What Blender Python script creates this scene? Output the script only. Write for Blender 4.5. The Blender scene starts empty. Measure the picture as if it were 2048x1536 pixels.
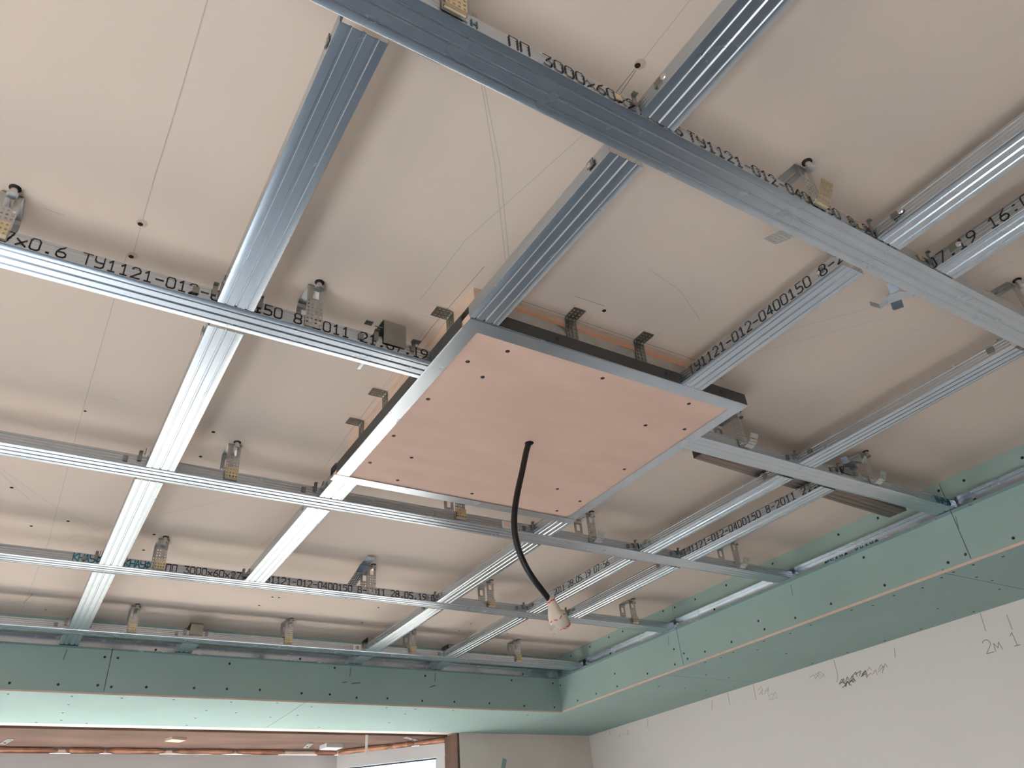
import bpy, bmesh, math, random
from mathutils import Vector, Matrix
random.seed(7)
SC = bpy.context.scene
COL = SC.collection
Z0 = 2.45            # height of the profile grid above the floor; local z = 0 is its underside

# ------------------------------------------------------------------ camera
F_PX, PITCH, ROLL, YAW, DROP = 1515.36, 0.5863024, -0.0906758, 0.6008468, 0.8310984
fw = Vector((math.sin(YAW)*math.cos(PITCH), math.cos(YAW)*math.cos(PITCH), math.sin(PITCH)))
rt = Vector((math.cos(YAW), -math.sin(YAW), 0))
up = rt.cross(fw)
r2 = math.cos(ROLL)*rt + math.sin(ROLL)*up
u2 = -math.sin(ROLL)*rt + math.cos(ROLL)*up
cam_d = bpy.data.cameras.new('camera')
cam_d.sensor_width = 36; cam_d.lens = F_PX/2048*36; cam_d.clip_start = .02
cam = bpy.data.objects.new('camera', cam_d); COL.objects.link(cam)
m = Matrix((r2, u2, -fw)).transposed().to_4x4(); m.translation = (0, 0, Z0-DROP)
cam.matrix_world = m
SC.camera = cam

# ------------------------------------------------------------------ sky, sun, exposure
wd = bpy.data.worlds.new('sky'); SC.world = wd; wd.use_nodes = True
nt = wd.node_tree; nt.nodes.clear()
tc = nt.nodes.new('ShaderNodeTexCoord'); sx = nt.nodes.new('ShaderNodeSeparateXYZ')
rp = nt.nodes.new('ShaderNodeValToRGB'); bg = nt.nodes.new('ShaderNodeBackground'); ow = nt.nodes.new('ShaderNodeOutputWorld')
mr = nt.nodes.new('ShaderNodeMapRange'); mr.inputs[1].default_value = -.3; mr.inputs[2].default_value = .5
rp.color_ramp.elements[0].position = .30; rp.color_ramp.elements[0].color = (.46, .43, .39, 1)
rp.color_ramp.elements[1].position = .42; rp.color_ramp.elements[1].color = (.82, .91, 1.0, 1)
e = rp.color_ramp.elements.new(1.0); e.color = (.74, .87, 1.0, 1)
nt.links.new(tc.outputs['Generated'], sx.inputs[0]); nt.links.new(sx.outputs['Z'], mr.inputs[0])
nt.links.new(mr.outputs[0], rp.inputs[0]); nt.links.new(rp.outputs[0], bg.inputs[0]); nt.links.new(bg.outputs[0], ow.inputs[0])
bg.inputs[1].default_value = 4.0
sun_d = bpy.data.lights.new('sun', 'SUN'); sun_d.energy = 140; sun_d.angle = math.radians(.6); sun_d.color = (1, .93, .84)
sun = bpy.data.objects.new('sun', sun_d); COL.objects.link(sun)
sun.location = (-5, 6, 9)
sun.rotation_euler = Vector((.66, -.22, -1)).to_track_quat('-Z', 'Y').to_euler()
SC.view_settings.view_transform = 'Standard'; SC.view_settings.look = 'None'
SC.view_settings.gamma = 1; SC.view_settings.use_curve_mapping = False
SC.view_settings.exposure = 0.15

# ------------------------------------------------------------------ materials
def mat(name, col, rough=.8, metal=0., noise=0., nscale=6., bump=0., bscale=60., col2=None, stretch=None, spec=.5, rvar=0.):
    M = bpy.data.materials.new(name); M.use_nodes = True
    n = M.node_tree; b = n.nodes['Principled BSDF']
    b.inputs['Base Color'].default_value = (*col, 1); b.inputs['Roughness'].default_value = rough
    b.inputs['Metallic'].default_value = metal; b.inputs['Specular IOR Level'].default_value = spec
    if noise or bump or rvar:
        t = n.nodes.new('ShaderNodeTexCoord'); mp = n.nodes.new('ShaderNodeMapping')
        n.links.new(t.outputs['Object'], mp.inputs[0])
        if stretch: mp.inputs['Scale'].default_value = stretch
    if noise:
        a = n.nodes.new('ShaderNodeTexNoise'); a.inputs['Scale'].default_value = nscale; a.inputs['Detail'].default_value = 5
        n.links.new(mp.outputs[0], a.inputs[0])
        r = n.nodes.new('ShaderNodeValToRGB'); r.color_ramp.elements[0].position = .3; r.color_ramp.elements[1].position = .7
        c2 = col2 or tuple(max(0, c*(1-noise)) for c in col)
        r.color_ramp.elements[0].color = (*c2, 1); r.color_ramp.elements[1].color = (*col, 1)
        n.links.new(a.outputs['Fac'], r.inputs[0]); n.links.new(r.outputs[0], b.inputs['Base Color'])
        if rvar:
            q = n.nodes.new('ShaderNodeMapRange'); q.inputs[3].default_value = rough+rvar; q.inputs[4].default_value = max(.05, rough-rvar)
            n.links.new(a.outputs['Fac'], q.inputs[0]); n.links.new(q.outputs[0], b.inputs['Roughness'])
    if bump:
        a2 = n.nodes.new('ShaderNodeTexNoise'); a2.inputs['Scale'].default_value = bscale; a2.inputs['Detail'].default_value = 3
        n.links.new(mp.outputs[0], a2.inputs[0])
        bp = n.nodes.new('ShaderNodeBump'); bp.inputs['Strength'].default_value = bump; bp.inputs['Distance'].default_value = .002
        n.links.new(a2.outputs['Fac'], bp.inputs['Height']); n.links.new(bp.outputs[0], b.inputs['Normal'])
    return M
MT = {
 'ceiling': mat('ceiling_board', (.775, .635, .53), .9, noise=.06, nscale=1.6, bump=.05, bscale=90),
 'wall': mat('plaster_wall', (.90, .825, .78), .9, noise=.06, nscale=1.2, bump=.06, bscale=50),
 'wall_back': mat('plaster_back', (.85, .74, .66), .9, noise=.15, nscale=3, bump=.1, bscale=40),
 'floor': mat('floor_screed', (.215, .245, .29), .75, noise=.2, nscale=2.5),
 'zinc': mat('galvanized_steel', (.58, .64, .69), .26, 1., noise=.06, nscale=18, rvar=.05, stretch=(1, 1, 1), bump=.03, bscale=25),
 'zinc_flat': mat('galvanized_strap', (.60, .60, .58), .38, 1., noise=.15, nscale=40),
 'zinc_shaded': mat('galvanized_clip', (.34, .34, .31), .42, 1., noise=.2, nscale=40),  # same zinc, base darkened to paint in the shadow on the clips
 'zinc_shade_brown': mat('brown_shaded_steel', (.27, .21, .18), .45, 1.),  # shade and brown ceiling reflection put into the steel colour
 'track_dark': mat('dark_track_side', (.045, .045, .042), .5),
 'brass': mat('yellow_zinc', (.80, .68, .46), .34, 1., noise=.1, nscale=40),  # yellower zinc for folded tabs and fifth-row clip hooks
 'green': mat('green_gypsum_board', (.325, .445, .41), .85, noise=.08, nscale=3.5, bump=.03, bscale=120),
 'gypsum': mat('gypsum_edge', (.72, .52, .42), .9, noise=.1, nscale=30),
 'screw': mat('phosphated_screw', (.012, .012, .013), .55),
 'steel': mat('bright_screw', (.75, .75, .76), .22, 1.),
 'ply': mat('plywood_face', (.76, .525, .415), .75, noise=.16, nscale=4.5, col2=(.69, .465, .36), stretch=(1.0, 3.0, 1), bump=.06, bscale=70),
 'plyedge': mat('plywood_edge', (.76, .57, .44), .8, noise=.2, nscale=20, stretch=(1, 1, 6)),
 'lit_edge': mat('orange_lit_edge', (.78, .36, .20), .8),  # bright orange colour stands in for light on the plywood edge
 'ink': mat('stencil_ink', (.022, .014, .018), .7),
 'teal': mat('stencil_teal', (.02, .20, .26), .6),
 'pencil': mat('pencil', (.30, .25, .24), .9),
 'smudge': mat('graphite', (.30, .25, .24), .9),
 'pencil_soft': mat('pencil_faint', (.56, .475, .42), .9),
 'hole': mat('drill_hole', (.01, .008, .006), 1.),
 'dust': mat('drill_dust', (.62, .46, .36), 1.),
 'cable': mat('cable_sheath', (.008, .008, .009), .42, spec=.4),
 'tape': mat('masking_tape', (.72, .62, .52), .7, noise=.1, nscale=40),
 'red': mat('red_print', (.62, .08, .06), .7),
 'beam': mat('stained_concrete', (.15, .085, .06), .9, noise=.5, nscale=4, bump=.3, bscale=18, stretch=(.7, 2, 1)),
 'foam': mat('mounting_foam', (.80, .42, .27), .9, noise=.3, nscale=25, bump=.5, bscale=45),
 'pvc': mat('white_pvc', (.80, .79, .79), .35),
 'gasket': mat('window_gasket', (.03, .05, .08), .6),
 'label': mat('paper_label', (.75, .72, .70), .8),
 'blue': mat('blue_print', (.03, .09, .28), .7),
}
G = bpy.data.materials.new('window_glass'); G.use_nodes = True
n = G.node_tree; n.nodes.clear()
o_ = n.nodes.new('ShaderNodeOutputMaterial'); mx = n.nodes.new('ShaderNodeMixShader'); tr = n.nodes.new('ShaderNodeBsdfTransparent'); gl = n.nodes.new('ShaderNodeBsdfGlossy')
gl.inputs['Roughness'].default_value = .02; mx.inputs[0].default_value = .06; tr.inputs[0].default_value = (.96, .97, .97, 1)
n.links.new(tr.outputs[0], mx.inputs[1]); n.links.new(gl.outputs[0], mx.inputs[2]); n.links.new(mx.outputs[0], o_.inputs[0])
MT['glass'] = G

# ------------------------------------------------------------------ mesh helpers (local z -> world z + Z0 through object location)
class MB:
    def __init__(s): s.v = []; s.f = []
    def quad(s, *p):
        i = len(s.v); s.v += [tuple(q) for q in p]; s.f.append(tuple(range(i, i+len(p)))); return s
    def box(s, x0, x1, y0, y1, z0, z1):
        i = len(s.v)
        s.v += [(x, y, z) for z in (z0, z1) for y in (y0, y1) for x in (x0, x1)]
        s.f += [tuple(i+k for k in q) for q in ((0, 2, 3, 1), (4, 5, 7, 6), (0, 1, 5, 4), (2, 6, 7, 3), (0, 4, 6, 2), (1, 3, 7, 5))]; return s
    def prism(s, poly, z0, z1):
        i = len(s.v); k = len(poly)
        s.v += [(x, y, z0) for x, y in poly]+[(x, y, z1) for x, y in poly]
        s.f += [tuple(i+k-1-j for j in range(k)), tuple(i+k+j for j in range(k))]
        s.f += [(i+j, i+(j+1) % k, i+k+(j+1) % k, i+k+j) for j in range(k)]; return s
    def cyl(s, p, ax, r, h, n=12, r1=None):
        p = Vector(p); a = Vector(ax).normalized(); t = a.orthogonal().normalized(); b = a.cross(t); r1 = r if r1 is None else r1
        i = len(s.v)
        for rr, d in ((r, 0), (r1, h)):
            s.v += [tuple(p+a*d+rr*(math.cos(2*math.pi*k/n)*t+math.sin(2*math.pi*k/n)*b)) for k in range(n)]
        s.f += [tuple(i+n-1-k for k in range(n)), tuple(i+n+k for k in range(n))]
        s.f += [(i+k, i+(k+1) % n, i+n+(k+1) % n, i+n+k) for k in range(n)]; return s
    def tube(s, pts, rad, n=12):
        P = [Vector(p) for p in pts]; i = len(s.v); t0 = None
        for k, p in enumerate(P):
            d = (P[min(k+1, len(P)-1)]-P[max(k-1, 0)]).normalized()
            if t0 is None: t0 = d.orthogonal().normalized()
            t0 = (t0-d*t0.dot(d)).normalized(); b = d.cross(t0); r = rad[k] if hasattr(rad, '__len__') else rad
            s.v += [tuple(p+r*(math.cos(2*math.pi*j/n)*t0+math.sin(2*math.pi*j/n)*b)) for j in range(n)]
        for k in range(len(P)-1):
            a = i+k*n; s.f += [(a+j, a+(j+1) % n, a+n+(j+1) % n, a+n+j) for j in range(n)]
        s.f += [tuple(i+n-1-j for j in range(n)), tuple(i+(len(P)-1)*n+j for j in range(n))]; return s
    def sheet(s, path, w0, w1, th, place):
        """constant-section strip: path of 2D points thickened by th, extruded from w0 to w1; place(a, b, w) -> xyz"""
        k = len(path); nr = []
        for j in range(k):
            a = Vector(path[max(j-1, 0)]); b = Vector(path[min(j+1, k-1)]); d = (b-a).normalized(); nr.append(Vector((-d.y, d.x)))
        i = len(s.v)
        for w in (w0, w1):
            for off in (0, th):
                s.v += [tuple(place(path[j][0]+nr[j].x*off, path[j][1]+nr[j].y*off, w)) for j in range(k)]
        A, B, C_, D = i, i+k, i+2*k, i+3*k
        for j in range(k-1):
            s.f += [(A+j, A+j+1, C_+j+1, C_+j), (B+j, D+j, D+j+1, B+j+1), (A+j, B+j, B+j+1, A+j+1), (C_+j, C_+j+1, D+j+1, D+j)]
        s.f += [(A, C_, D, B), (A+k-1, B+k-1, D+k-1, C_+k-1)]; return s
    def mesh(s, name):
        me = bpy.data.meshes.new(name); me.from_pydata(s.v, [], s.f)
        bm = bmesh.new(); bm.from_mesh(me); bmesh.ops.recalc_face_normals(bm, faces=bm.faces[:]); bm.to_mesh(me); bm.free(); return me

def link(name, me, material, parent=None, loc=None, rot=None):
    if isinstance(me, MB): me = me.mesh(name)
    if material and not me.materials: me.materials.append(MT[material] if isinstance(material, str) else material)
    o = bpy.data.objects.new(name, me); COL.objects.link(o)
    if parent is not None: o.parent = parent
    elif loc is None: loc = (0, 0, Z0)
    if loc is not None: o.location = loc
    if rot is not None: o.rotation_euler = rot
    return o
def tag(o, label, cat, group=None):
    o['label'] = label; o['category'] = cat
    if group: o['group'] = group
    return o
def struct(o, label=None):
    o['kind'] = 'structure'
    if label: o['label'] = label
    return o
def empty(name, loc=(0, 0, Z0), rz=0):
    o = bpy.data.objects.new(name, None); COL.objects.link(o); o.empty_display_size = .05
    o.location = loc; o.rotation_euler = (0, 0, rz); return o
def smooth(o, ang=40):
    for p in o.data.polygons: p.use_smooth = True
    try: o.data.set_sharp_from_angle(angle=math.radians(ang))
    except Exception: pass
    return o

# ------------------------------------------------------------------ room shell
XL, XR, YB, YF = -2.2, 2.82, -4.2, 3.67
CZ = .10                                     # ceiling above the grid
SZ = -.153                                   # underside of the bulkheads
BX, BY = 2.268, 3.14                         # faces of the bulkheads
struct(link('floor', MB().box(XL-.2, XR+.2, YB-.2, 5.0, -.1, 0), 'floor', loc=(0, 0, 0)), 'bare grey screed floor')
ceiling = struct(link('ceiling', MB().box(XL-.15, XR+.15, YB-.15, YF+.15, CZ, CZ+.12), 'ceiling'), 'bare beige ceiling with pencil lines and drill holes')
wall_r = struct(link('wall_right', MB().box(XR, XR+.15, YB-.15, YF+.15, -Z0, CZ), 'wall'), 'white plaster wall with pencil notes')
WL0, WL1 = -1.3, 1.4                          # window in the side wall
wl = MB(); wl.box(XL-.15, XL, YB-.15, WL0, -Z0, CZ); wl.box(XL-.15, XL, WL1, YF+.15, -Z0, CZ); wl.box(XL-.15, XL, WL0, WL1, -Z0, -Z0+.7); wl.box(XL-.15, XL, WL0, WL1, -.1675, CZ)
struct(link('wall_left', wl, 'wall'))
wf = MB().box(XL, XR, YB-.15, YB, -Z0, CZ)
struct(link('wall_front', wf, 'wall_back'))
OX0, OX1 = -1.6, 2.0                         # opening of the window bay
wb = MB(); wb.box(XL, OX0, YF, YF+.14, -Z0, CZ); wb.box(OX1, XR, YF, YF+.14, -Z0, CZ); wb.box(OX0, OX1, YF, YF+.14, -.14, CZ)
struct(link('wall_back', wb, 'wall_back'), 'unfinished back wall around the window bay')
# bay: plan outline of the window line
B0, B1, B2, B3 = (OX0, 3.80), (-1.16, 4.21), (1.56, 4.21), (OX1, 3.80)
SILL = -Z0+.70
bay = MB().prism([B0, B3, (B3[0]+.10, B3[1]+.10), (B2[0]+.10, B2[1]+.16), (B1[0]-.10, B1[1]+.16), (B0[0]-.10, B0[1]+.10)], -.15, -.02)
struct(link('ceiling_bay', bay, 'beam'), 'brown stained concrete head of the window bay')
def wallseg(mb, a, b, t, z0, z1):
    d = Vector((b[0]-a[0], b[1]-a[1])).normalized(); nn = Vector((-d.y, d.x))*t
    mb.prism([a, b, (b[0]+nn.x, b[1]+nn.y), (a[0]+nn.x, a[1]+nn.y)], z0, z1)
pb = MB()
for a, b in ((B1, B2), (B2, B3), (B0, B1)): wallseg(pb, a, b, .14, -Z0, SILL)
struct(link('wall_bay', pb, 'wall'), 'low wall under the bay window')
jb = MB(); jb.box(OX1-.012, OX1, YF+.005, 3.83, -Z0, -.15); jb.box(OX0, OX0+.012, YF+.005, 3.83, -Z0, -.15)
struct(link('trim_1', jb, 'beam'), 'brown rough jamb beside the window')
# windows
def window(idx, a, b, panes, foam=True):
    a = Vector((*a, 0)); b = Vector((*b, 0)); L = (b-a).length; ang = math.atan2(b.y-a.y, b.x-a.x)
    w = struct(empty('window_%d' % idx, (a.x, a.y, Z0), ang))
    t, fr, top = .07, .064, -.176
    f = MB(); f.box(0, L, 0, t, top-fr, top); f.box(0, L, 0, t, SILL, SILL+fr); f.box(.001, fr, .002, t-.002, SILL+.002, top-.002); f.box(L-fr, L-.001, .002, t-.002, SILL+.002, top-.002)
    pitch = (L-2*fr)/panes
    for k in range(1, panes): f.box(fr+k*pitch-.05, fr+k*pitch+.05, .003, t-.003, SILL+.01, top-.01)
    link('window_frame', f, 'pvc', w)
    for k in range(panes):
        x0 = fr+k*pitch+(.05 if k else 0); x1 = fr+(k+1)*pitch-(.05 if k < panes-1 else 0)
        g = MB(); z0, z1 = SILL+fr, top-fr
        for q in ((x0, x1, z1-.006, z1), (x0, x1, z0, z0+.006), (x0, x0+.006, z0, z1), (x1-.006, x1, z0, z1)): g.box(q[0], q[1], .016, .03, q[2], q[3])
        link('gasket', g, 'gasket', w)
        link('pane', MB().box(x0, x1, .03, .036, z0, z1), 'glass', w)
    # polyurethane foam along the head, in uneven lengths
    x = .0; 
    while foam and x < L-.02:
        l = random.uniform(.10, .34); x1 = min(L, x+l)
        if random.random() < .86:
            fm = MB(); N = 7
            pts = [(x+(x1-x)*k/N, random.uniform(-.004, .004)+.010, -.163) for k in range(N+1)]
            fm.tube(pts, [.004]+[random.uniform(.011, .0145) for _ in range(N-1)]+[.004], 8)
            smooth(link('foam_bead', fm, 'foam', w))
        x = x1+random.choice((.004, .004, .03))
    s = MB(); s.box(-.03, L+.03, -.10, .0, SILL-.03, SILL); link('window_sill', s, 'pvc', w)
    return w
window(1, B1, B2, 3); window(2, B2, B3, 1); window(3, B0, B1, 1)
window(4, (XL-.04, WL0), (XL-.04, WL1), 3, False)
# mounting plates, blocks and tie on the bay head
def bayplate(x, y, rz, label, h=.10):
    o = empty('fixing_plate', (x, y, Z0-.15), rz)
    link('strap', MB().box(-.013, .013, -.065, .065, -.003, 0), 'zinc_flat', o)
    link('screw', MB().cyl((0, -.045, -.003), (0, 0, -1), .007, .003, 10), 'steel', o)
    link('screw', MB().cyl((0, .02, -.003), (0, 0, -1), .005, .002, 10), 'screw', o)
    return tag(o, label, 'bracket', 'window fixing plates')
bayplate(.05, 4.08, .2, 'steel fixing plate beside the wooden scrap on the brown bay head')
bayplate(1.36, 4.09, -.15, 'steel fixing plate next to the square pad on the brown bay head')
bayplate(1.82, 3.86, -.9, 'steel fixing plate above the angled side window')
tag(link('wooden_wedge', MB().box(-.035, .035, -.03, .03, -.012, 0), 'gypsum', loc=(.70, 3.95, Z0-.15), rot=(0, 0, .35)), 'small tan wooden wedge nailed to brown bay head', 'wedge')
tag(link('square_pad', MB().box(-.045, .045, -.04, .04, -.02, 0), 'label', loc=(1.47, 4.06, Z0-.15), rot=(0, 0, .1)), 'pale square pad at the corner of the bay window', 'pad')
tag(link('hanging_tape', MB().box(-.006, .006, -.001, .001, -.09, 0), 'label', loc=(1.55, 3.79, Z0-.15)), 'narrow pale tape hanging in front of the angled window', 'tape')

# ------------------------------------------------------------------ ceiling marks
def ribbon(pts, w, z):
    mb = MB()
    for a, b in zip(pts, pts[1:]):
        d = Vector((b[0]-a[0], b[1]-a[1])).normalized(); q = Vector((-d.y, d.x))*w/2
        mb.quad((a[0]-q.x, a[1]-q.y, z), (b[0]-q.x, b[1]-q.y, z), (b[0]+q.x, b[1]+q.y, z), (a[0]+q.x, a[1]+q.y, z))
    return mb
PL = [[(.009, .5), (.008, .791), (.006, .903), (.007, 1.098)], [(-.002, 1.098), (-.004, 1.663), (.001, 2.411), (-.012, 2.817), (-.024, 3.14)],
 [(-.002, 2.898), (-.021, 3.001)], [(.30, .45), (.362, .536), (.449, .647), (.573, .822)], [(.304, .45), (.365, .534), (.456, .644), (.576, .814)],
 [(.535, .15), (.537, .396)], [(.536, .412), (.536, .455)], [(.539, .413), (.543, .454)], [(.537, .537), (.486, .811), (.486, .988)],
 [(-.14, 1.989), (-.033, 2.139), (.141, 2.326)], [(-.139, 2.016), (-.066, 2.153)], [(-.017, 2.47), (.148, 2.24), (.564, 1.747)],
 [(.555, 1.70), (.534, 1.066)], [(.579, 2.05), (.533, 2.451)], [(.635, 2.645), (.911, 2.713), (1.485, 2.775)], [(1.389, 2.755), (1.736, 2.749)],
 [(.815, .845), (.744, .847)], [(1.326, .588), (1.215, .734)], [(1.373, .61), (1.212, .824)], [(.548, .853), (.545, .952), (.542, 1.05), (.545, 1.128)],
 [(.827, .723), (.917, .741), (1.019, .793)], [(1.462, .608), (1.491, .603)], [(.657, .904), (1.135, .904)], [(.546, 1.212), (.546, 1.537)],
 [(.762, .91), (.758, .866)], [(.81, .904), (.806, .866)], [(.924, .898), (.926, .871)], [(.978, .901), (.972, .86)], [(.505, .989), (.55, .988)],
 [(.505, 1.027), (.547, 1.025)], [(.50, 1.303), (.55, 1.299)], [(.505, 1.421), (.55, 1.421)], [(1.452, .376), (1.40, .53)], [(.037, 1.565), (.054, 1.57)],
 [(-.128, 1.048), (-.106, 1.05), (-.1, 1.05)], [(2.264, 2.34), (2.20, 2.46)], [(2.257, 2.253), (2.20, 2.40)], [(2.25, 1.05), (2.20, 1.06)],
 [(.36, 3.02), (.40, 2.98)], [(.62, 3.03), (.66, 2.98)], [(.74, 3.03), (.80, 2.97)], [(1.00, 3.02), (1.04, 2.97)], [(1.06, 3.02), (1.10, 2.96)], [(1.9, 3.05), (2.0, 2.9)]]
for i, p in enumerate(PL):
    link('pencil_line', ribbon(p, .0012 if i not in (2,) else .0022, CZ-.0004), 'pencil' if i in (2, 6, 7, 16, 19, 22, 38, 39, 40, 41, 42) else 'pencil_soft', ceiling, (0, 0, 0))
CH = [(.536, .406), (.005, 1.017), (.005, 1.101), (.822, .857), (.265, 1.623), (.266, 1.752), (-.11, 2.093), (-.05, 2.325), (.033, 2.256), (.256, 2.27), (.25, 2.399),
 (.728, 2.692), (.751, 2.69), (.711, 2.797), (1.144, 2.879), (1.131, 2.685), (1.58, 2.767), (1.579, 2.871), (1.805, 2.843), (2.011, 2.783), (.001, 1.643), (.049, 3.058)]
hole_me = MB().cyl((0, 0, 0), (0, 0, -1), .0042, .0006, 12).mesh('drill_hole'); rim_me = MB().cyl((0, 0, 0), (0, 0, -1), .0085, .0004, 16).mesh('dust_ring')
for i, (x, y) in enumerate(CH):
    h = link('drill_hole', hole_me, 'hole', ceiling, (x, y, CZ)); h.scale = (1, 1, 1) if i < 16 else (.7, .7, 1)
    if i in (0, 1, 2): link('dust_ring', rim_me, 'dust', ceiling, (x+.002, y-.003, CZ))

# ------------------------------------------------------------------ stencilled lettering
GL = {'0': [[(0, .15), (0, .85), (.12, 1), (.48, 1), (.6, .85), (.6, .15), (.48, 0), (.12, 0), (0, .15)]],
 '1': [[(.1, .8), (.32, 1), (.32, 0)], [(.1, 0), (.54, 0)]], '2': [[(0, .85), (.15, 1), (.45, 1), (.6, .8), (.6, .62), (0, 0), (.6, 0)]],
 '3': [[(0, 1), (.6, 1), (.25, .6), (.6, .4), (.6, .15), (.45, 0), (.1, 0), (0, .1)]], '4': [[(.46, 0), (.46, 1), (0, .3), (.62, .3)]],
 '5': [[(.6, 1), (.05, 1), (.05, .58), (.4, .6), (.6, .45), (.6, .15), (.4, 0), (0, .05)]],
 '6': [[(.5, 1), (.15, .72), (0, .4), (0, .15), (.15, 0), (.45, 0), (.6, .15), (.6, .35), (.45, .5), (.08, .5)]], '7': [[(0, 1), (.6, 1), (.2, 0)]],
 '8': [[(.12, .52), (.02, .68), (.02, .88), (.15, 1), (.45, 1), (.58, .88), (.58, .68), (.48, .52), (.12, .52), (0, .35), (0, .12), (.15, 0), (.45, 0), (.6, .12), (.6, .35), (.48, .52)]],
 '9': [[(.1, 0), (.45, .28), (.6, .6), (.6, .85), (.45, 1), (.15, 1), (0, .85), (0, .65), (.15, .5), (.55, .5)]],
 'x': [[(0, .62), (.6, .04)], [(0, .04), (.6, .62)]], '.': [[(.22, .05), (.38, .05)], [(.22, .1), (.38, .1)]], ':': [[(.22, .2), (.38, .2)], [(.22, .72), (.38, .72)]],
 '-': [[(.04, .48), (.58, .48)]], 'T': [[(0, 1), (.62, 1)], [(.31, 1), (.31, 0)]], 'У': [[(0, 1), (0, .66), (.14, .5), (.6, .5)], [(.6, 1), (.6, .18), (.45, 0), (.06, 0)]],
 'П': [[(.02, 0), (.02, 1), (.6, 1), (.6, 0)]], 'К': [[(.02, 0), (.02, 1)], [(.6, 1), (.06, .5), (.6, 0)]], 'Н': [[(.02, 0), (.02, 1)], [(.6, 0), (.6, 1)], [(.02, .5), (.6, .5)]],
 'А': [[(0, 0), (.3, 1), (.6, 0)], [(.12, .38), (.48, .38)]], 'Ф': [[(.3, 0), (.3, 1)], [(.05, .35), (.05, .7), (.2, .82), (.42, .82), (.58, .7), (.58, .35), (.42, .22), (.2, .22), (.05, .35)]],
 'М': [[(0, 0), (0, 1), (.3, .5), (.6, 1), (.6, 0)]], 'с': [[(.55, .5), (.3, .6), (.05, .45), (.05, .15), (.3, 0), (.55, .1)]], 'м': [[(0, 0), (.1, .6), (.3, .2), (.5, .6), (.6, 0)]],
 'а': [[(.5, .6), (.1, .5), (.05, .15), (.3, 0), (.5, .2), (.5, .6), (.55, 0)]], 'и': [[(0, .6), (.05, 0), (.5, .6), (.55, 0)]]}
def lettering(text, place, h=.0185, pitch=.0166, wt=.0021, jit=.0):
    """strokes as thin flat quads; place(s, t) -> xyz with s along the line, t upwards"""
    mb = MB()
    for k, ch in enumerate(text):
        for st in GL.get(ch, []):
            for a, b in zip(st, st[1:]):
                A = Vector((k*pitch+a[0]*h, a[1]*h)); B = Vector((k*pitch+b[0]*h, b[1]*h)); d = (B-A)
                if d.length < 1e-6: continue
                d.normalize(); q = Vector((-d.y, d.x))*wt/2; A = A-d*wt*.35; B = B+d*wt*.35
                mb.quad(*[place(p.x, p.y) for p in (A-q, B-q, B+q, A+q)])
    return mb

# ------------------------------------------------------------------ grid profiles (60 x 27 mm channels)
def section(grooves):
    """outline across the channel: (a across 0..60 mm, b up)"""
    p = [(.0065, .0262), (.0012, .0268)]
    for z in (.0205, .0140, .0075): p += [(.0, z+.0013), (.00045, z), (.0, z-.0013)]
    p += [(.0, .0016), (.0005, .0004), (.0016, 0)]
    for g, w, d in grooves: p += [(g-w, 0), (g-w*.35, d), (g+w*.35, d), (g+w, 0)]
    q = [(.06-a, b) for a, b in p if a < .0065 or b > .02]
    return p+[(.0584, 0), (.0595, .0004)]+list(reversed([x for x in q if x[0] > .0535 and x[1] >= .0016 and x != (.0584, 0)]))
SEC = section(((.0135, .0022, .0014), (.030, .0028, .0020), (.0465, .0022, .0014)))
def ribs(o): return smooth(o, 25)
def profile(axis, at, s0, s1, label, group, z=0, yaw=0):
    """axis 'x': runs along x with near side at y=at ; axis 'y': runs along y with left side at x=at"""
    mb = MB(); L = s1-s0
    if axis == 'x':
        mb.sheet(SEC, 0, L, .0006, lambda a, b, w: (w, a, b)); o = link('metal_profile', mb, 'zinc', loc=(s0, at, Z0+z), rot=(0, 0, yaw))
    else:
        mb.sheet(SEC, 0, L, .0006, lambda a, b, w: (a, w, b)); o = link('metal_profile', mb, 'zinc', loc=(at, s0, Z0+z), rot=(0, 0, yaw))
    ribs(o); tag(o, label, 'metal profile', group); return o
def stamp(o, text, s, material='ink', t=.0030, h=.0205, pitch=.0166, axis='x', wt=.0021):
    """one part per printed word, on the side that faces away from the far bulkhead; s is the local start along the profile"""
    k = 0
    for w in text.split(' '):
        q = s+k*pitch if axis == 'x' else s-k*pitch
        if axis == 'x': me = lettering(w, lambda a, b: (q+a, -.0009, t+b), h, pitch, wt)
        else: me = lettering(w, lambda a, b: (-.0009, q-a, t+b), h, pitch, wt)
        link('printed_text', me, material, o, (0, 0, 0)); k += len(w)+1
YM = {1: .418, 2: 1.034, 3: 1.658, 4: 2.286, 5: 2.92}
PX0, PX1 = .532, 1.218; PY0, PY1 = .885, 1.558         # plywood panel frame
XE = 2.258
ROW = {1: 'fifth row from the window bulkhead', 2: 'fourth row from the window bulkhead', 3: 'third row from the window bulkhead', 4: 'second row from the window bulkhead', 5: 'row closest to the window bulkhead'}
gm = 'long grid rows'; gc = 'cross pieces between the grid rows'
M1 = profile('x', YM[1], XL+.02, XE, 'long dusty galvanized profile, fifth row from the window bulkhead', gm)
M2 = profile('x', YM[2], XL+.02, PX0-.001, 'galvanized profile stamped with a date, ending at the plywood panel', gm)
M2r = profile('x', YM[2], PX1+.001, XE, 'short galvanized profile from plywood panel to the pencil-marked wall bulkhead', gm)
M3 = profile('x', YM[3], XL+.02, XE, 'long ribbed galvanized profile, third row from the window bulkhead', gm)
M4 = profile('x', YM[4], XL+.02, XE, 'long galvanized profile with teal print, second row from window bulkhead', gm)
M5 = profile('x', YM[5], XL+.02, XE, 'long galvanized profile in the row closest to the window bulkhead', gm)
SX = XL+.02
TXT = 'TУ1121-012-0400150 8-2011'
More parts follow.
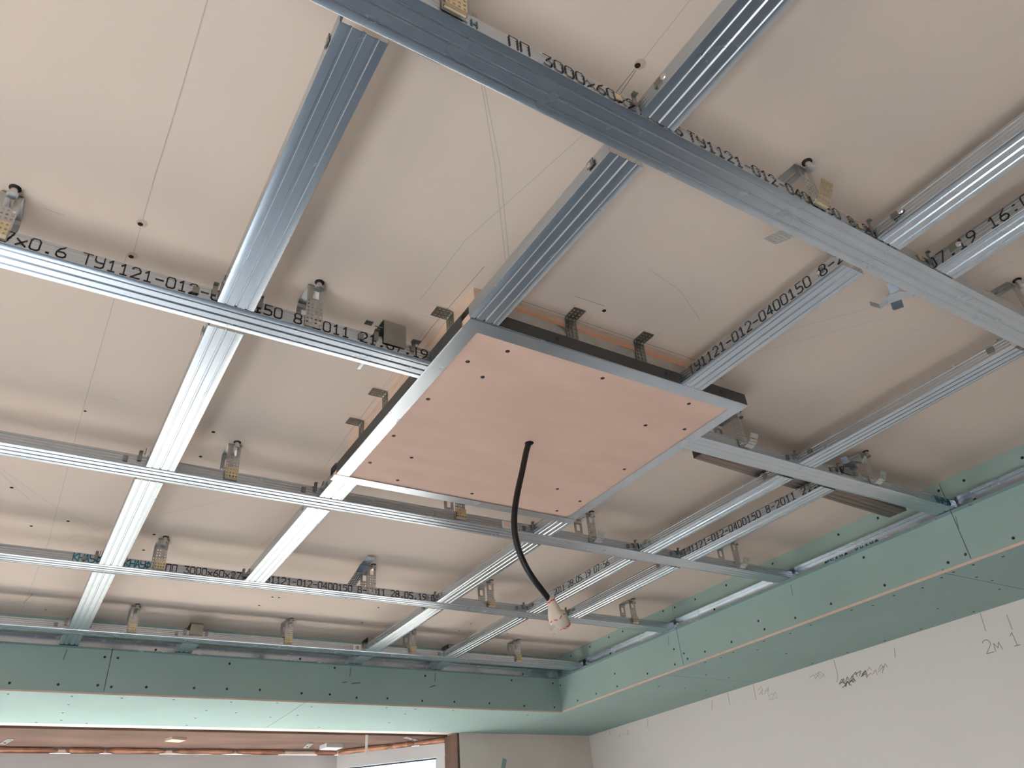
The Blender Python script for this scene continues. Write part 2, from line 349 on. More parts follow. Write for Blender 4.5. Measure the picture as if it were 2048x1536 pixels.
stamp(M1, 'ПП 3000x60x27x0.6', .327-SX); stamp(M1, TXT, .618-SX, pitch=.0182); 
stamp(M2, '27x0.6 '+TXT+' 21.07.19 16', -.178-SX, pitch=.0172)
stamp(M4, 'КНАУФ', .068-SX, 'teal', pitch=.0135, wt=.003); stamp(M4, 'КНАУФ', .197-SX, 'teal', pitch=.0135, wt=.003)
stamp(M4, 'ПП 3000x60x27x0.6', .306-SX); stamp(M4, TXT+' 28.05.19 07:56', .575-SX)
stamp(M1, 'КН', .262-SX, 'teal', pitch=.0135, h=.012); stamp(M2r, 'КНАУФ', 2.15-PX1, 'teal', pitch=.015, wt=.004)
for o, x in ((M3, 1.060), (M5, 1.128)):
    lb = link('paper_label', MB().box(0, .03, -.0014, -.0008, .003, .023), 'label', o, (x-SX, 0, 0))
    link('print', MB().box(.005, .025, -.0018, -.0014, .006, .020), 'gypsum', lb)
G1, G2 = .006, .0025        # slots at the start and end of a cross piece
def cross(x, a, b, label, ga=G1, gb=G2):
    y0 = (YM[a]+.06 if a in YM else a)+ga; y1 = (YM[b] if b in YM else b)-gb
    return profile('y', x, y0, y1, label, gc), y0, y1
PSt, PEn = PY0, PY1
c1a, *_ = cross(.141, 1, 2, 'wide-looking galvanized cross piece with scuffs between fifth and fourth rows, away from plywood')
cross(.143, 2, 3, 'galvanized cross piece between fourth and third rows, left clear of the plywood panel')
cross(.133, 3, 4, 'pale scuffed cross piece between third and second rows, clear of the plywood panel')
cross(.126, 4, 5, 'cross piece between second and first rows beside the teal print')
cross(.118, 5, BY, 'short end piece at the window bulkhead under the joint-side strip with teal-print column', gb=.004)
cross(.527, -1.2, 1, 'dark mirror-like cross piece running from fifth row away from the windows', ga=0)
cross(.529, 1, PY0, 'polished cross piece from fifth row to the plywood panel corner with block tabs', gb=.0006)
cross(.536, PY1, 3, 'very short cross piece from plywood panel to third row at its date-stamped side', ga=.0006)
cross(.530, 3, 4, 'bright cross piece between third and second rows ending on the second row')
cross(.500, 5, BY, 'short end piece at the window bulkhead with no cross piece in line', gb=.004)
c3a, y0_, y1_ = cross(1.023, 1, PY0, 'stamped cross piece from fifth row to the plywood panel', gb=.0006)
stamp(c3a, TXT, .855-y0_, axis='y', pitch=.0174)
cross(1.027, -1.2, 1, 'ribbed cross piece joining the fifth row opposite the stamped cross piece', ga=0)
c9, y0_, y1_ = cross(1.187, -1.2, 1, 'cross piece stamped 16:02 ending on the fifth row', ga=0)
stamp(c9, '21.07.19 16:02 012', .478-y0_, axis='y', pitch=.0183)
cross(1.164, PY1, 3, 'very short cross piece from plywood panel to third row near the cable', ga=.0006)
cross(1.172, 3, 4, 'ribbed cross piece behind the hanging cable between third and second rows')
cross(1.176, 4, 5, 'shiny ribbed cross piece between second and first rows below the cable end')
cross(1.182, 5, BY, 'short end piece at the window bulkhead beside the paper label', gb=.004)
cross(1.555, 1, 2, 'long pale cross piece between fifth and fourth rows beyond the plywood panel')
cross(1.553, 2, 3, 'pale ribbed cross piece between fourth and third rows beyond the plywood panel')
c4c, y0_, y1_ = cross(1.537, 3, 4, 'cross piece with a small date print behind the taped cable end')
stamp(c4c, '2011 28.05.19 07:56', 2.10-y0_, axis='y', pitch=.0166)
cross(1.530, 4, 5, 'ribbed cross piece between second and first rows, nearer the pencil-marked wall')
cross(1.556, 5, BY, 'short end piece at window bulkhead, nearest to the corner', gb=.004)
c5a, y0_, y1_ = cross(1.722, 2, 3, 'fully stamped cross piece between fourth and third rows near pencil-marked wall bulkhead')
stamp(c5a, TXT+' 21.07.19', 1.640-y0_, axis='y', pitch=.0184)
cross(1.722, 3, 4, 'plain cross piece between third and second rows near pencil-marked wall bulkhead')
# offcut lying behind the short profile
off = MB(); off.sheet(SEC, 0, .86, .0006, lambda a, b, w: (w, a, b))
tag(ribs(link('profile_offcut', off, 'zinc_shade_brown', loc=(1.33, 1.103, Z0+.031), rot=(0, 0, .052))), 'shaded spare profile lying askew behind the short profile', 'metal profile')

# ------------------------------------------------------------------ edge tracks (28 x 27 mm)
def track(name, length, place_u, loc, label, mt='zinc', lip=.0275, hgt=.0285, thick=.0006):
    mb = MB(); path = [(lip, -.0012), (.0008, -.0012), (0, -.0006), (0, hgt), (.0008, hgt+.0006), (lip, hgt+.0006)]
    mb.sheet(path, 0, length, thick, place_u)
    return smooth(link(name, mb, mt, loc=loc), 30)
tr_r = track('edge_track', BY-.002-YB, lambda a, b, w: (-a-.0008, w, b), (BX, YB, Z0), '')
tag(tr_r, 'galvanized edge track screwed along the bulkhead of the pencil-marked wall', 'edge track')
tr_b = track('edge_track', BX-.03-XL, lambda a, b, w: (w, -a-.0008, b), (XL, BY, Z0), '')
tag(tr_b, 'galvanized edge track screwed along the window bulkhead', 'edge track')
for yy in (1.52, 1.40):
    link('printed_text', lettering('КНАУФ', lambda a, b: (-.0018, yy-YB-a, .004+b*.8), .014, .019, .004), 'teal', tr_r, (0, 0, 0))

# ------------------------------------------------------------------ green bulkheads
scr_x = MB().cyl((0, 0, 0), (-1, 0, 0), .0045, .0008, 12, .0038).mesh('screw'); scr_y = MB().cyl((0, 0, 0), (0, -1, 0), .0045, .0008, 12, .0038).mesh('screw'); scr_z = MB().cyl((0, 0, 0), (0, 0, -1), .0045, .0008, 12, .0036).mesh('screw')
for q in (scr_x, scr_y, scr_z): q.materials.append(MT['screw'])
T = .0125
bh_r = tag(empty('bulkhead', (BX, 0, Z0)), 'green gypsum board bulkhead along the pencil-marked white wall', 'bulkhead')
bh_b = tag(empty('bulkhead', (0, BY, Z0)), 'green gypsum board bulkhead in front of the window bay', 'bulkhead')
def board(parent, x0, x1, y0, y1, z0, z1):
    o = parent.location; mb = MB().box(x0-o.x, x1-o.x, y0-o.y, y1-o.y, z0, z1)
    b = link('gypsum_board', mb, 'green', parent); return b
g = .0012
ys = [YB, 1.063, 2.285, BY+T]; vb = []
for a, b in zip(ys, ys[1:]): vb.append(board(bh_r, BX, BX+T, a+g, b-g, SZ+T, CZ))
ys2 = [YB, 1.153, 2.405, YF]; hb = []
for k, (a, b) in enumerate(zip(ys2, ys2[1:])): hb.append(board(bh_r, BX if k < 2 else BX, XR, a+g, b-g, SZ, SZ+T))
xs = [XL, .292, BX]; vbb = []
for a, b in zip(xs, xs[1:]): vbb.append(board(bh_b, a+g, b-g, BY, BY+T, SZ+T, CZ))
xs2 = [XL, 1.02, BX]; hbb = []
for a, b in zip(xs2, xs2[1:]): hbb.append(board(bh_b, a+g, b-g, BY, YF, SZ, SZ+T))
link('paper_edge', MB().box(-.0008, .0, YB, BY-.0008, SZ-.0002, SZ+.0075), 'gypsum', bh_r)
link('paper_edge', MB().box(XL, BX-.0008, -.0008, 0, SZ-.0002, SZ+.0055), 'gypsum', bh_b)
link('paper_edge', MB().box(XL, OX1, YF-BY, YF-BY+.003, SZ, SZ+.006), 'gypsum', bh_b)
RV = [(.933, -.129), (1.073, -.125), (1.13, -.129), (1.383, -.021), (1.346, -.126), (1.552, -.121), (1.866, -.087), (1.706, -.123), (1.848, -.122), (2.013, -.123), (2.156, -.122), (2.321, -.07),
 (2.27, -.1), (2.256, -.124), (2.332, -.127), (2.503, -.123), (2.714, -.074), (2.71, -.128), (2.863, -.126), (3.007, -.126), (3.13, -.031), (.78, -.127), (.6, -.124), (.4, -.126)]
RT = [(.819, .066), (.991, .075), (1.072, .078), (1.289, .078), (1.444, .082), (1.737, .084), (1.975, .082), (2.149, .082), (2.271, .086), (2.342, .092), (2.618, .084), (2.718, .086), (3.019, .079), (2.864, .082)]
for y, z in RV+RT:
    k = 0 if y < 1.063 else 1 if y < 2.285 else 2
    link('screw', scr_x, None, vb[k], (0, y, z))
for y, z in ((.984, .01), (1.523, .011), (2.06, .014), (2.722, .016)): link('screw', scr_x, None, tr_r, (-.0016, y-YB, z))
BV = [(.002, -.128), (.146, -.126), (.269, -.123), (.313, -.126), (.428, -.122), (.593, -.117), (.712, -.115), (.272, -.026), (.315, -.026), (.71, -.022), (.837, -.113), (1.003, -.119), (1.12, -.118), (1.235, -.126),
 (1.372, -.123), (1.535, -.127), (1.691, -.125), (1.87, -.125), (2.057, -.13), (2.226, -.13), (1.134, -.013), (1.55, -.023), (1.998, -.019), (2.231, -.021)]
for x, z in BV: link('screw', scr_y, None, vbb[0 if x < .292 else 1], (x, 0, z))
for x, z in ((.437, .011), (.986, .013), (2.063, .013)): link('screw', scr_y, None, tr_b, (x-XL, -.0016, z))
RB = [(2.313, .998), (2.291, 1.137), (2.29, 1.075), (2.302, 1.183), (2.414, 1.138), (2.618, 1.182), (2.333, 1.267), (2.308, 1.351), (2.333, 1.448), (2.299, 1.506), (2.302, 1.678), (2.312, 1.778), (2.293, 1.885), (2.366, 1.985),
 (2.294, 2.04), (2.305, 2.116), (2.289, 2.186), (2.787, 1.371), (2.606, 1.391), (2.793, 1.58), (2.794, 1.735), (2.794, 1.907), (2.79, 2.079), (2.534, 1.991), (2.384, 2.574), (2.674, 2.585), (2.536, 2.573), (2.5, 1.138), (2.45, 2.35), (2.6, 2.37)]
for x, y in RB: link('screw', scr_z, None, hb[0 if y < 1.153 else 1 if y < 2.405 else 2], (x-BX, y, SZ))
BB = [(.007, 3.187), (.2, 3.187), (.359, 3.182), (.534, 3.178), (.743, 3.18), (.199, 3.464), (.203, 3.322), (.689, 3.34), (.811, 3.365), (.208, 3.604), (.127, 3.655), (.302, 3.649), (.682, 3.494), (.68, 3.641), (.916, 3.167), (1.07, 3.21),
 (1.384, 3.174), (1.521, 3.179), (1.702, 3.174), (1.522, 3.286), (1.529, 3.476), (1.069, 3.38), (1.818, 3.636), (2.117, 3.211), (1.248, 3.619), (.97, 3.432)]
for x, y in BB: link('screw', scr_z, None, hbb[0 if x < 1.02 else 1], (x, y-BY, SZ))
# layout ticks on the boards
def flat_x(parent, x, pts, w, m='pencil'):      # ribbon on a plane x = const, pts (y, z)
    mb = MB()
    for a, b in zip(pts, pts[1:]):
        d = Vector((b[0]-a[0], b[1]-a[1])).normalized(); q = Vector((-d.y, d.x))*w/2
        mb.quad((x, a[0]-q.x, a[1]-q.y), (x, b[0]-q.x, b[1]-q.y), (x, b[0]+q.x, b[1]+q.y), (x, a[0]+q.x, a[1]+q.y))
    return link('pencil_line', mb, m, parent, (0, 0, 0))
def flat_y(parent, y, pts, w, m='pencil'):
    mb = MB()
    for a, b in zip(pts, pts[1:]):
        d = Vector((b[0]-a[0], b[1]-a[1])).normalized(); q = Vector((-d.y, d.x))*w/2
        mb.quad((a[0]-q.x, y, a[1]-q.y), (b[0]-q.x, y, b[1]-q.y), (b[0]+q.x, y, b[1]+q.y), (a[0]+q.x, y, a[1]+q.y))
    return link('pencil_line', mb, m, parent, (0, 0, 0))
MT['tick'] = mat('pencil_on_green', (.12, .19, .16), .9)
for y in (1.055, 1.685, 2.34): flat_x(vb[0 if y < 1.063 else 1 if y < 2.285 else 2], -.0006, [(y, -.012), (y+.006, -.05)], .0025, 'tick')
for x in (.147, 1.205, 1.60): flat_y(vbb[0 if x < .292 else 1], -.0006, [(x, -.008), (x-.004, -.045)], .0035, 'tick')
for a in ([(1.17, -.07), (1.19, -.066)], [(1.21, -.072), (1.25, -.066)], [(1.57, -.07), (1.60, -.06)]): flat_y(vbb[1], -.0006, a, .005, 'tick')

# ------------------------------------------------------------------ pencil notes on the wall
def wline(pts, w=.003, m='pencil'): return flat_x(wall_r, XR-.0006, pts, w, m)
for p in ([(1.367, -.155), (1.373, -.216)], [(1.995, -.157), (1.998, -.22), (2.012, -.241)], [(2.435, -.157), (2.441, -.219)], [(2.595, -.155), (2.597, -.208)], [(2.697, -.166), (2.713, -.207)], [(3.167, -.158), (3.175, -.2)], [(3.489, -.156), (3.483, -.182)], [(1.722, -.18), (1.731, -.215)], [(1.285, -.185), (1.288, -.235)]):
    wline(p, .0035, 'pencil_soft')
def scribble(y, z, ly, lz, nn, w, m):
    for i in range(nn):
        a = y-ly*random.random(); b = z+(a-y)/(-ly)*lz*.6+random.uniform(-.012, .012)
        wline([(a, b), (a-random.uniform(.01, .03), b+random.uniform(.004, .016)), (a-random.uniform(.012, .03), b-random.uniform(0, .01))], w, m)
scribble(2.005, -.262, .12, .045, 16, .0032, 'smudge'); scribble(2.15, -.205, .08, .01, 6, .002, 'pencil_soft'); scribble(1.87, -.24, .08, .01, 6, .003, 'pencil_soft')
scribble(2.42, -.19, .05, -.02, 6, .0018, 'pencil_soft')
link('pencil_note', lettering('2м 1 см', lambda a, b: (XR-.0006, 1.40-a, -.285+b), .042, .031, .0022), 'pencil', wall_r, (0, 0, 0))
link('pencil_note', lettering('с-8', lambda a, b: (XR-.0006, 3.41-a, -.205+b), .020, .034, .002), 'pencil_soft', wall_r, (0, 0, 0))
link('pencil_note', lettering('120', lambda a, b: (XR-.0006, 2.37-a, -.235+b), .022, .017, .0018), 'pencil_soft', wall_r, (0, 0, 0))
tag(link('tape_scrap', MB().box(-.012, .012, -.001, 0, -.03, .03), 'green', loc=(2.25, YF-.0005, Z0-.30), rot=(0, .3, 0)), 'small green paper scrap on the back wall beside the window', 'scrap')

# ------------------------------------------------------------------ plywood panel with its frame
pan = tag(empty('plywood_panel', (0, 0, Z0)), 'square pinkish plywood panel in a galvanized frame, cable through its middle', 'panel')
sheet = link('plywood_sheet', MB().box(PX0+.002, PX1-.002, PY0+.002, PY1-.002, .0006, .0155), 'ply', pan)
LIP = .0305
def ptrack(name, L, f):
    mb = MB(); mb.sheet([(LIP, -.0014), (.001, -.0014), (0, -.0006), (0, .0275), (.001, .0283), (LIP, .0283)], 0, L, .0006, f)
    return smooth(link(name, mb, 'zinc', pan), 30)
ptrack('frame_track', PX1-PX0, lambda a, b, w: (PX0+w, PY0+a, b))
ptrack('frame_track', PX1-PX0+.006, lambda a, b, w: (PX0-.004+w, PY1-a, b))
ptrack('frame_track', PY1-PY0-.062, lambda a, b, w: (PX0+a, PY0+.031+w, b+.0007))
ptrack('frame_track', PY1-PY0-.062, lambda a, b, w: (PX1-a, PY0+.031+w, b+.0007))
link('wood_block', MB().box(PX0+.026, PX1-.026, PY0+.026, PY1-.026, .016, CZ), 'plyedge', pan, None)
link('lit_ply_edge', MB().box(PX0+.03, PX1-.03, PY0+.0238, PY0+.026, .0735, .0815), 'lit_edge', pan)  # thin strip painting in the lit line along the plywood edge
link('steel_strip', MB().box(PX0+.03, PX1-.03, PY0+.0235, PY0+.0258, .03, .074), 'zinc_flat', pan)
for x, y in ((.643, .943), (.592, 1.004), (.643, 1.037), (.582, 1.152), (.862, .938), (1.093, .936), (1.065, 1.047), (1.16, 1.023), (1.156, 1.236), (1.063, 1.391), (1.161, 1.429), (1.138, 1.503), (.876, 1.499), (.657, 1.388), (.581, 1.447), (.58, 1.314), (.675, 1.503)):
    link('screw', scr_z, None, sheet, (x, y, .0006))
link('cable_hole', MB().cyl((.869, 1.221, .0006), (0, 0, -1), .0105, .0004, 14), 'hole', sheet)
for x in (.716, .985): link('screw', scr_y, None, pan, (x, PY0-.0014, .014))
link('screw', scr_y, None, pan, (1.14, PY0-.0014, .014))
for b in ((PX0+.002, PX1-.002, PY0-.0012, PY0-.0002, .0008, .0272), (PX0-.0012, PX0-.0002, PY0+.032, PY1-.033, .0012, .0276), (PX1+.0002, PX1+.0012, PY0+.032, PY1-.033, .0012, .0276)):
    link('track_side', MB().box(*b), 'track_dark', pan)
link('joint_slot', MB().box(.568, .580, .9105, .9125, -.0018, -.0012), 'hole', pan)

# ------------------------------------------------------------------ perforated straps
def perforated(path, width, holes_from=.012, pitch=.008, hole=.0034, ncol=4, slots=(), skip=(), place=None, th=.0009):
    """sheet that follows 2D path (b, c), width along a; rows of square holes, plus slots (s0, s1, w)"""
    cum = [0]
    for a, b in zip(path, path[1:]): cum.append(cum[-1]+math.dist(a, b))
    L = cum[-1]
    def at(s):
        s = min(max(s, 0), L)
        for k in range(len(path)-1):
            if s <= cum[k+1]+1e-9:
                t = (s-cum[k])/(cum[k+1]-cum[k]); return (path[k][0]+t*(path[k+1][0]-path[k][0]), path[k][1]+t*(path[k+1][1]-path[k][1]))
        return path[-1]
    rows = []; s = holes_from
    while s+hole < L-.004:
        if not any(a-.002 < s+hole and s < b+.002 for a, b in skip) and not any(a-.004 < s+hole and s < b+.004 for a, b, _ in slots): rows.append((s, s+hole))
        s += pitch
    vb_ = sorted(set([0, L]+cum+[x for r in rows for x in r]+[x for a, b, _ in slots for x in (a, b)]))
    cp = width/ncol
    ub = sorted(set([-width/2, width/2]+[-width/2+cp*(k+.5)+d for k in range(ncol) for d in (-hole/2, hole/2)]+[d*w/2 for _, _, w in slots for d in (-1, 1)]))
    bm = bmesh.new(); grid = {}
    def vert(i, j):
        if (i, j) not in grid: p = at(vb_[j]); grid[i, j] = bm.verts.new(place(ub[i], p[0], p[1]))
        return grid[i, j]
    for j in range(len(vb_)-1):
        sm = (vb_[j]+vb_[j+1])/2
        for i in range(len(ub)-1):
            um = (ub[i]+ub[i+1])/2
            inrow = any(a < sm < b for a, b in rows) and any(abs(um-(-width/2+cp*(k+.5))) < hole/2 for k in range(ncol))
            inslot = any(a < sm < b and abs(um) < w/2 for a, b, w in slots)
            if not inrow and not inslot: bm.faces.new((vert(i, j), vert(i+1, j), vert(i+1, j+1), vert(i, j+1)))
    bmesh.ops.recalc_face_normals(bm, faces=bm.faces[:])
    bmesh.ops.solidify(bm, geom=bm.faces[:], thickness=th)
    me = bpy.data.meshes.new('strap'); bm.to_mesh(me); bm.free(); return me
def hanger(x, row, label, near='fold', far='plain', top=.0985, anchor=True, tilt=0):
    y = YM[row]; o = tag(empty('ceiling_hanger', (x, y, Z0), tilt), label, 'hanger', 'perforated ceiling hangers')
    yn, yf = -.0022, .0622
    leg = [(yn, .003), (yn, top-.006), (yn+.004, top), (yf-.004, top), (yf, top-.006), (yf, .003)]
    Ln = top-.009; Lt = .0644
    me = perforated(leg, .030, .008, slots=((Ln-.026, Ln-.008, .012), (Ln+.018, Ln+.052, .006), (Ln+Lt+.012, Ln+Lt+.032, .012)), skip=((Ln-.006, Ln+Lt+.01),), place=lambda a, b, c: (a, b, c))
    link('strap', me, 'zinc_flat', o)
    if near == 'fold': p = [(yn-.001, .004), (yn-.0045, .003), (yn-.0075, .007), (yn-.0085, .032)]
    elif near == 'out': p = [(yn-.001, .005), (yn-.006, .004), (yn-.016, .018), (yn-.026, .036)]
    elif near == 'side': p = [(yn-.001, .005), (yn-.006, .006), (yn-.020, .012), (yn-.030, .030)]
    else: p = None
    if p: link('folded_tab', perforated(p, .028 if near != 'side' else .026, .010, slots=(), place=lambda a, b, c: (a+(.012 if near == 'side' else 0), b, c)), 'brass' if near in ('fold', 'out') else 'zinc_flat', o)
    if far == 'out': link('folded_tab', perforated([(yf+.001, .006), (yf+.008, .006), (yf+.034, .016)], .029, .010, place=lambda a, b, c: (a, b, c)), 'zinc_flat', o)
    for s, px in ((-1, -.006), (-1, .009)): link('screw', MB().cyl((px, yn-.0002, .013), (0, s, 0), .0042, .002, 10), 'steel', o)
    if anchor:
        link('anchor', MB().cyl((.002, yn-.008, CZ), (0, -.12, -1), .0052, .016, 12).cyl((.002, yn-.0095, CZ-.013), (0, -.12, -1), .0078, .005, 8), 'steel', o)
        link('washer', MB().cyl((.002, yn-.008, CZ), (0, 0, -1), .0085, .001, 14), 'screw', o)
    return o
hanger(.887, 1, 'perforated hanger on the dusty fifth row before the stamped cross pieces', 'out', 'out')
hanger(.251, 1, 'brassy folded hanger on the fifth row beside the scuffed cross piece')
hanger(1.515, 1, 'perforated hanger on the fifth row past the cross piece stamped 16:02', 'plain')
hanger(-.170, 2, 'hanger with brass-coloured tab at the start of the date-stamped profile')
hanger(.302, 2, 'hanger on the date-stamped profile beside the spare clip', 'plain')
hanger(1.362, 2, 'twisted hanger on the short profile right beside the plywood panel', 'side')
hanger(1.860, 2, 'dark hanger on the short profile next to the bright clip pieces', 'side')
hanger(.324, 3, 'hanger with folded tab on third row, left clear of plywood panel')
hanger(.928, 3, 'hanger on the third row half hidden behind the plywood panel', 'fold')
hanger(1.376, 3, 'hanger on third row just past the plywood panel, blue mark on its leg', 'side')
hanger(1.985, 3, 'hanger on third row close to the pencil-marked wall bulkhead', 'side')
hanger(.287, 4, 'hanger with folded tab on the second row between teal and black print')
hanger(.936, 4, 'hanger on the second row beside the loose bent strap', 'plain')
hanger(1.390, 4, 'hanger on second row beside the taped cable end', 'fold')
hanger(2.050, 4, 'hanger on second row close to the pencil-marked wall bulkhead', 'fold')
hanger(.318, 5, 'hanger on the first row with a pale folded tab, nearest teal column', 'fold')
hanger(.865, 5, 'hanger on the first row among the pencil strokes', 'fold')
hanger(1.385, 5, 'hanger on the first row between two raised clips', 'fold')
hanger(1.900, 5, 'hanger on the first row closest to the corner of the bulkheads', 'fold')
for nm, pos in (('a', (1.338, 1.034)), ('b', (1.352, 1.658))): pass
# blue maker's marks on the far legs
for o in [q for q in bpy.data.objects if q.name.startswith('ceiling_hanger')]:
    if any(k in o['label'] for k in ('twisted', 'blue mark', 'loose bent', 'first row', 'marked wall bulkhead')):
        link('printed_mark', lettering('М', lambda a, b: (-.006+a, .0612, .036+b), .011, .01, .003), 'blue', o)
# bent spare strap on the ceiling
bs = tag(empty('spare_strap', (.90, 2.20, Z0)), 'loose bent perforated strap hanging from the ceiling by second row', 'strap')
link('strap', perforated([(0, .095), (.012, .091), (.05, .083), (.075, .070), (.16, .034)], .030, .085, place=lambda a, b, c: (a-.1*b, b, c)), 'zinc', bs)
link('anchor', MB().cyl((0, .03, CZ), (0, 0, -1), .005, .015, 10), 'zinc_shaded', bs)
# L brackets around the panel block
def lbracket(x, y, rz):
    o = empty('angle_bracket', (0, 0, 0)); o.parent = pan; o.location = (x, y, 0); o.rotation_euler = (0, 0, rz)
    me = perforated([(-.036, CZ-.0015), (-.004, CZ-.0015), (-.001, CZ-.004), (-.001, .030)], .028, .006, .0085, .0042, 3, place=lambda a, b, c: (a, b, c))
    link('strap', me, 'zinc_shaded', o); return o
for x in (.775, .950): lbracket(x, PY0+.0235, 0)
for y in (1.003, 1.311, 1.446): lbracket(PX0+.026, y, -math.pi/2)
for x in (.945, .963): link('screw', scr_y, None, pan, (x, PY0+.021, .034))

# ------------------------------------------------------------------ single-level clips at the crossings
def crab(x, row, label, z=.031, near=True, far=True, spare=False, screws=True):
    y = YM[row]; o = tag(empty('cross_clip', (x, y, Z0)), label, 'clip', 'cross clips of the grid')
    pl = MB(); arch = [(-.0024, .012), (-.0024, z-.007), (-.0012, z-.003), (.002, z-.0008), (.008, z), (.053, z), (.059, z-.0008), (.0622, z-.003), (.0634, z-.007), (.0634, .012)]
    pl.sheet(arch, .008, .052, .001, lambda a, b, w: (w, a, b)); smooth(link('clip_body', pl, 'zinc_shaded', o), 60)
    for sx in (-1, 1):                              # ears beside the cross piece, with a hole
        xx = -.007 if sx < 0 else .067
        for yy, on in ((-.0035, True), (.0635, spare)):
            if not on: continue
            e = MB().box(xx-.004, xx+.004, yy-.0006, yy+.0006, .012, .0335)
            e.box(xx-.004, xx+.004, yy-.006 if yy < 0 else yy, yy if yy < 0 else yy+.006, .0325, .0337)
            link('clip_ear', e, 'zinc_shaded', o)
    # punched hooks through the profile sides
    h = MB().box(-.040, -.030, -.0022, -.0008, .006, .019).box(-.0335, -.030, -.0032, -.0008, .006, .010); link('clip_hook', h, 'brass' if row == 1 else 'zinc_shaded', o)
    if near and not spare:
        k = MB().box(-.0022, -.0006, -.048, -.036, .009, .021).box(-.0036, -.0006, -.040, -.036, .009, .013); link('clip_hook', k, 'zinc_shaded', o)
    if far and not spare:
        k = MB().box(-.0022, -.0006, .098, .112, .008, .021); link('clip_hook', k, 'zinc_shaded', o)
        if screws: link('screw', MB().cyl((-.0006, .108, .0145), (-1, 0, 0), .0056, .0018, 12, .004), 'steel', o)
    if near and screws and not spare: link('screw', MB().cyl((-.0006, -.052, .0155), (-1, 0, 0), .0056, .0018, 12, .004), 'steel', o)
    return o
W_ = {1: 'fifth', 2: 'fourth', 3: 'third', 4: 'second', 5: 'first'}
crab(.141, 1, 'clip at fifth row and the scuffed cross piece', near=False)
crab(.528, 1, 'greenish clip at fifth row and the mirror-like cross piece')
crab(1.025, 1, 'clip at fifth row and the fully stamped cross piece')
crab(1.187, 1, 'clip at fifth row and the cross piece stamped 16:02', far=False)
crab(1.555, 1, 'clip at fifth row and the long pale cross piece', near=False, screws=False)
crab(.142, 2, 'clip at fourth row and the scuffed cross piece', screws=False)
crab(1.554, 2, 'clip at fourth row and the long pale cross piece', screws=False)
crab(1.722, 2, 'bright clip at fourth row and the fully stamped wall-side cross piece', near=False)
for r, lst in ((3, ((.135, 'pale scuffed cross piece', 1, 1), (.532, 'bright cross piece', 1, 1), (1.168, 'cross piece behind the cable', 1, 1), (1.545, 'cross piece with small date print', 1, 1), (1.722, 'plain wall-side cross piece', 1, 1))),
               (4, ((.130, 'cross piece by the teal print', 1, 1), (.530, 'end of the bright cross piece', 1, 0), (1.174, 'cross piece below the cable', 1, 1), (1.534, 'cross piece behind the taped end', 1, 1), (1.722, 'end of the plain wall-side piece', 1, 0))),
               (5, ((.122, 'teal-print column', 1, 1), (1.179, 'piece by the paper label', 1, 1), (1.543, 'piece nearest the corner', 1, 1)))):
    for x, t, a, b in lst: crab(x, r, 'clip on the %s row at the %s' % (W_[r], t), near=bool(a), far=bool(b), screws=False, z=.031 if r < 5 else .056)
crab(.500, 5, 'raised dark clip on first row where no cross piece runs on', near=False, screws=False, z=.056)
sp = crab(.425, 2, 'spare dark arched clip sitting on the date-stamped profile', near=False, far=False, spare=True, z=.068)
link('clip_arm', MB().box(-.016, -.002, -.02, -.018, .03, .031).box(.062, .078, -.014, -.002, .03, .0312).box(-.03, -.016, -.012, .0, .044, .0452), 'zinc_shaded', sp)
link('clip_arm', MB().box(.0, .055, .066, .068, .012, .030).box(-.006, .0, .066, .090, .008, .010), 'zinc', sp)
# clip hanging open behind the fifth row, and bright opened clip on the short profile
def openclip(x, y, z, rz, label, bright=False):
    o = tag(empty('cross_clip', (x, y, Z0+z), rz), label, 'clip', 'cross clips of the grid')
    mt = 'zinc' if not bright else 'steel'
    link('clip_body', MB().box(-.014, .014, -.014, .014, 0, .001), mt, o)
    for k in range(4):
        a = link('clip_arm', MB().quad((-.010, .014, 0), (.010, .014, 0), (.010, .030, -.008), (-.010, .030, -.008)).quad((-.008, .030, -.008), (.008, .030, -.008), (.008, .044, .006), (-.008, .044, .006)), mt, o)
        a.rotation_euler = (0, 0, k*math.pi/2)
    return o
openclip(1.262, .528, .05, .5, 'open four-armed clip hanging behind the fifth row')
openclip(1.775, 1.030, .045, .3, 'bright opened clip pieces on top of the short profile', True)
tag(link('metal_strip', MB().box(-.03, .03, -.008, .008, -.0005, .0005), 'zinc', loc=(1.60, .512, Z0+.03), rot=(.3, .2, .35)), 'small loose steel strip beside the long pale cross piece', 'strip')
fl = MB().quad((1.222, .93, .07), (1.262, .93, .07), (1.30, .955, .078), (1.23, .985, .072))

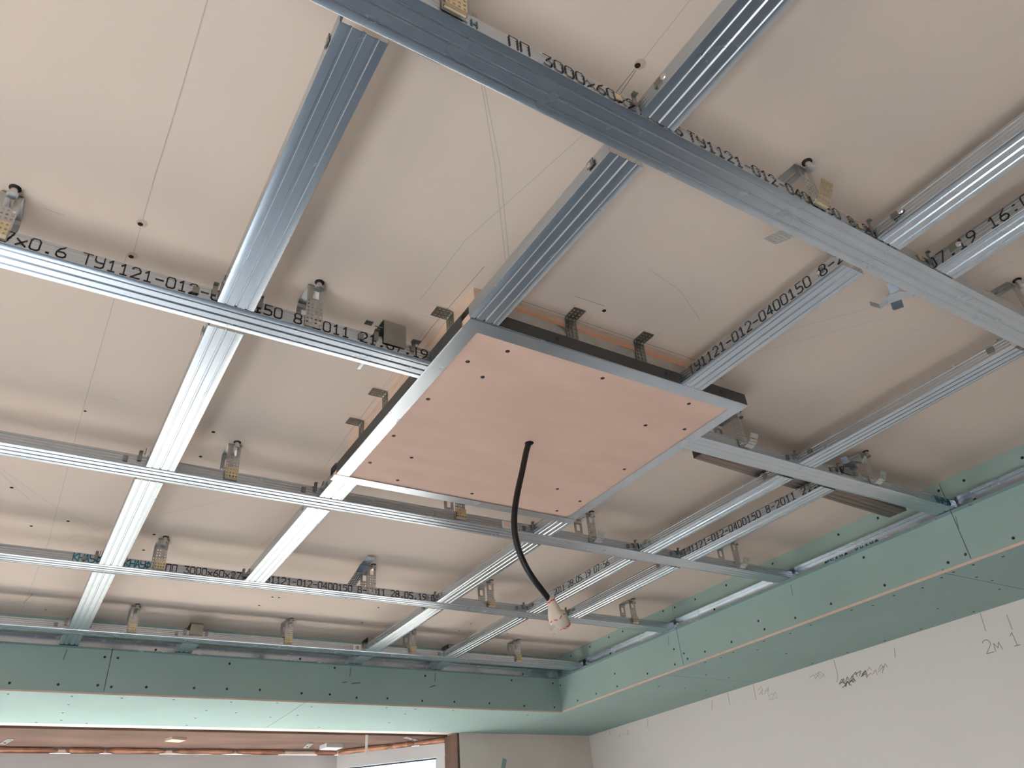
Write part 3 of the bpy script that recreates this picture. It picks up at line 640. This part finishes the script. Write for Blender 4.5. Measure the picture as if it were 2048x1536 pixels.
# ------------------------------------------------------------------ cable
cb = empty('power_cable', (.868, 1.222, Z0)); tag(cb, 'black cable hanging from the plywood panel, end wrapped in tape', 'cable')
CP = [(.8677, 1.222, .0012), (.8677, 1.222, -.0002), (.8613, 1.226, -.0226), (.8501, 1.23, -.0669), (.8344, 1.234, -.1225), (.825, 1.238, -.1691), (.824, 1.242, -.2073), (.8318, 1.246, -.2433), (.8481, 1.25, -.2775), (.8699, 1.254, -.3055), (.8913, 1.258, -.3249), (.9073, 1.262, -.3387)]
def spline(P, n=6):
    P = [Vector(p) for p in P]; out = []
    for i in range(len(P)-1):
        a, b, c, d = P[max(i-1, 0)], P[i], P[i+1], P[min(i+2, len(P)-1)]
        for k in range(n):
            t = k/n; out.append(.5*((2*b)+(c-a)*t+(2*a-5*b+4*c-d)*t*t+(3*b-a-3*c+d)*t**3))
    return out+[P[-1]]
off_ = Vector((.868, 1.222, 0))
smooth(link('cable_sheath', MB().tube([p-off_ for p in spline(CP)], .0066, 14), 'cable', cb))
A = Vector((.9073, 1.262, -.3387))-off_; D = Vector((.0425, .012, -.0546)).normalized(); Sd = Vector((.8, 0, .6))
rads = [(.0, .0062), (.006, .0095), (.012, .0085), (.022, .0115), (.034, .0145), (.040, .018), (.046, .021), (.056, .017), (.066, .014), (.073, .010), (.076, .004)]
tp = MB().tube([A-D*.004+D*s+Sd*(.004*math.sin(s*120)) for s, _ in rads], [r for _, r in rads], 16)
tape = smooth(link('tape_wrap', tp, 'tape', cb), 50)
link('tape_fold', MB().quad(A+D*.045-Sd*.016, A+D*.052-Sd*.014, A+D*.055-Sd*.034, A+D*.047-Sd*.036), 'label', tape)
for s_, r in ((.008, .0102), (.043, .0202), (.069, .0135)):
    rd = MB(); c = A-D*.004+D*s_+Sd*(.004*math.sin(s_*120)); t = D.orthogonal().normalized(); b = D.cross(t)
    for k in range(11):
        if k % 3 == 2: continue
        an = k*2*math.pi/11; q = c+(t*math.cos(an)+b*math.sin(an))*(r+.0004); tn = -t*math.sin(an)+b*math.cos(an)
        z = D*random.uniform(-.002, .002); rd.quad(q-tn*.0035-D*.001+z, q+tn*.0035-D*.001-z, q+tn*.0035+D*.0012-z, q-tn*.0035+D*.0012+z)
    link('red_print', rd, 'red', tape)
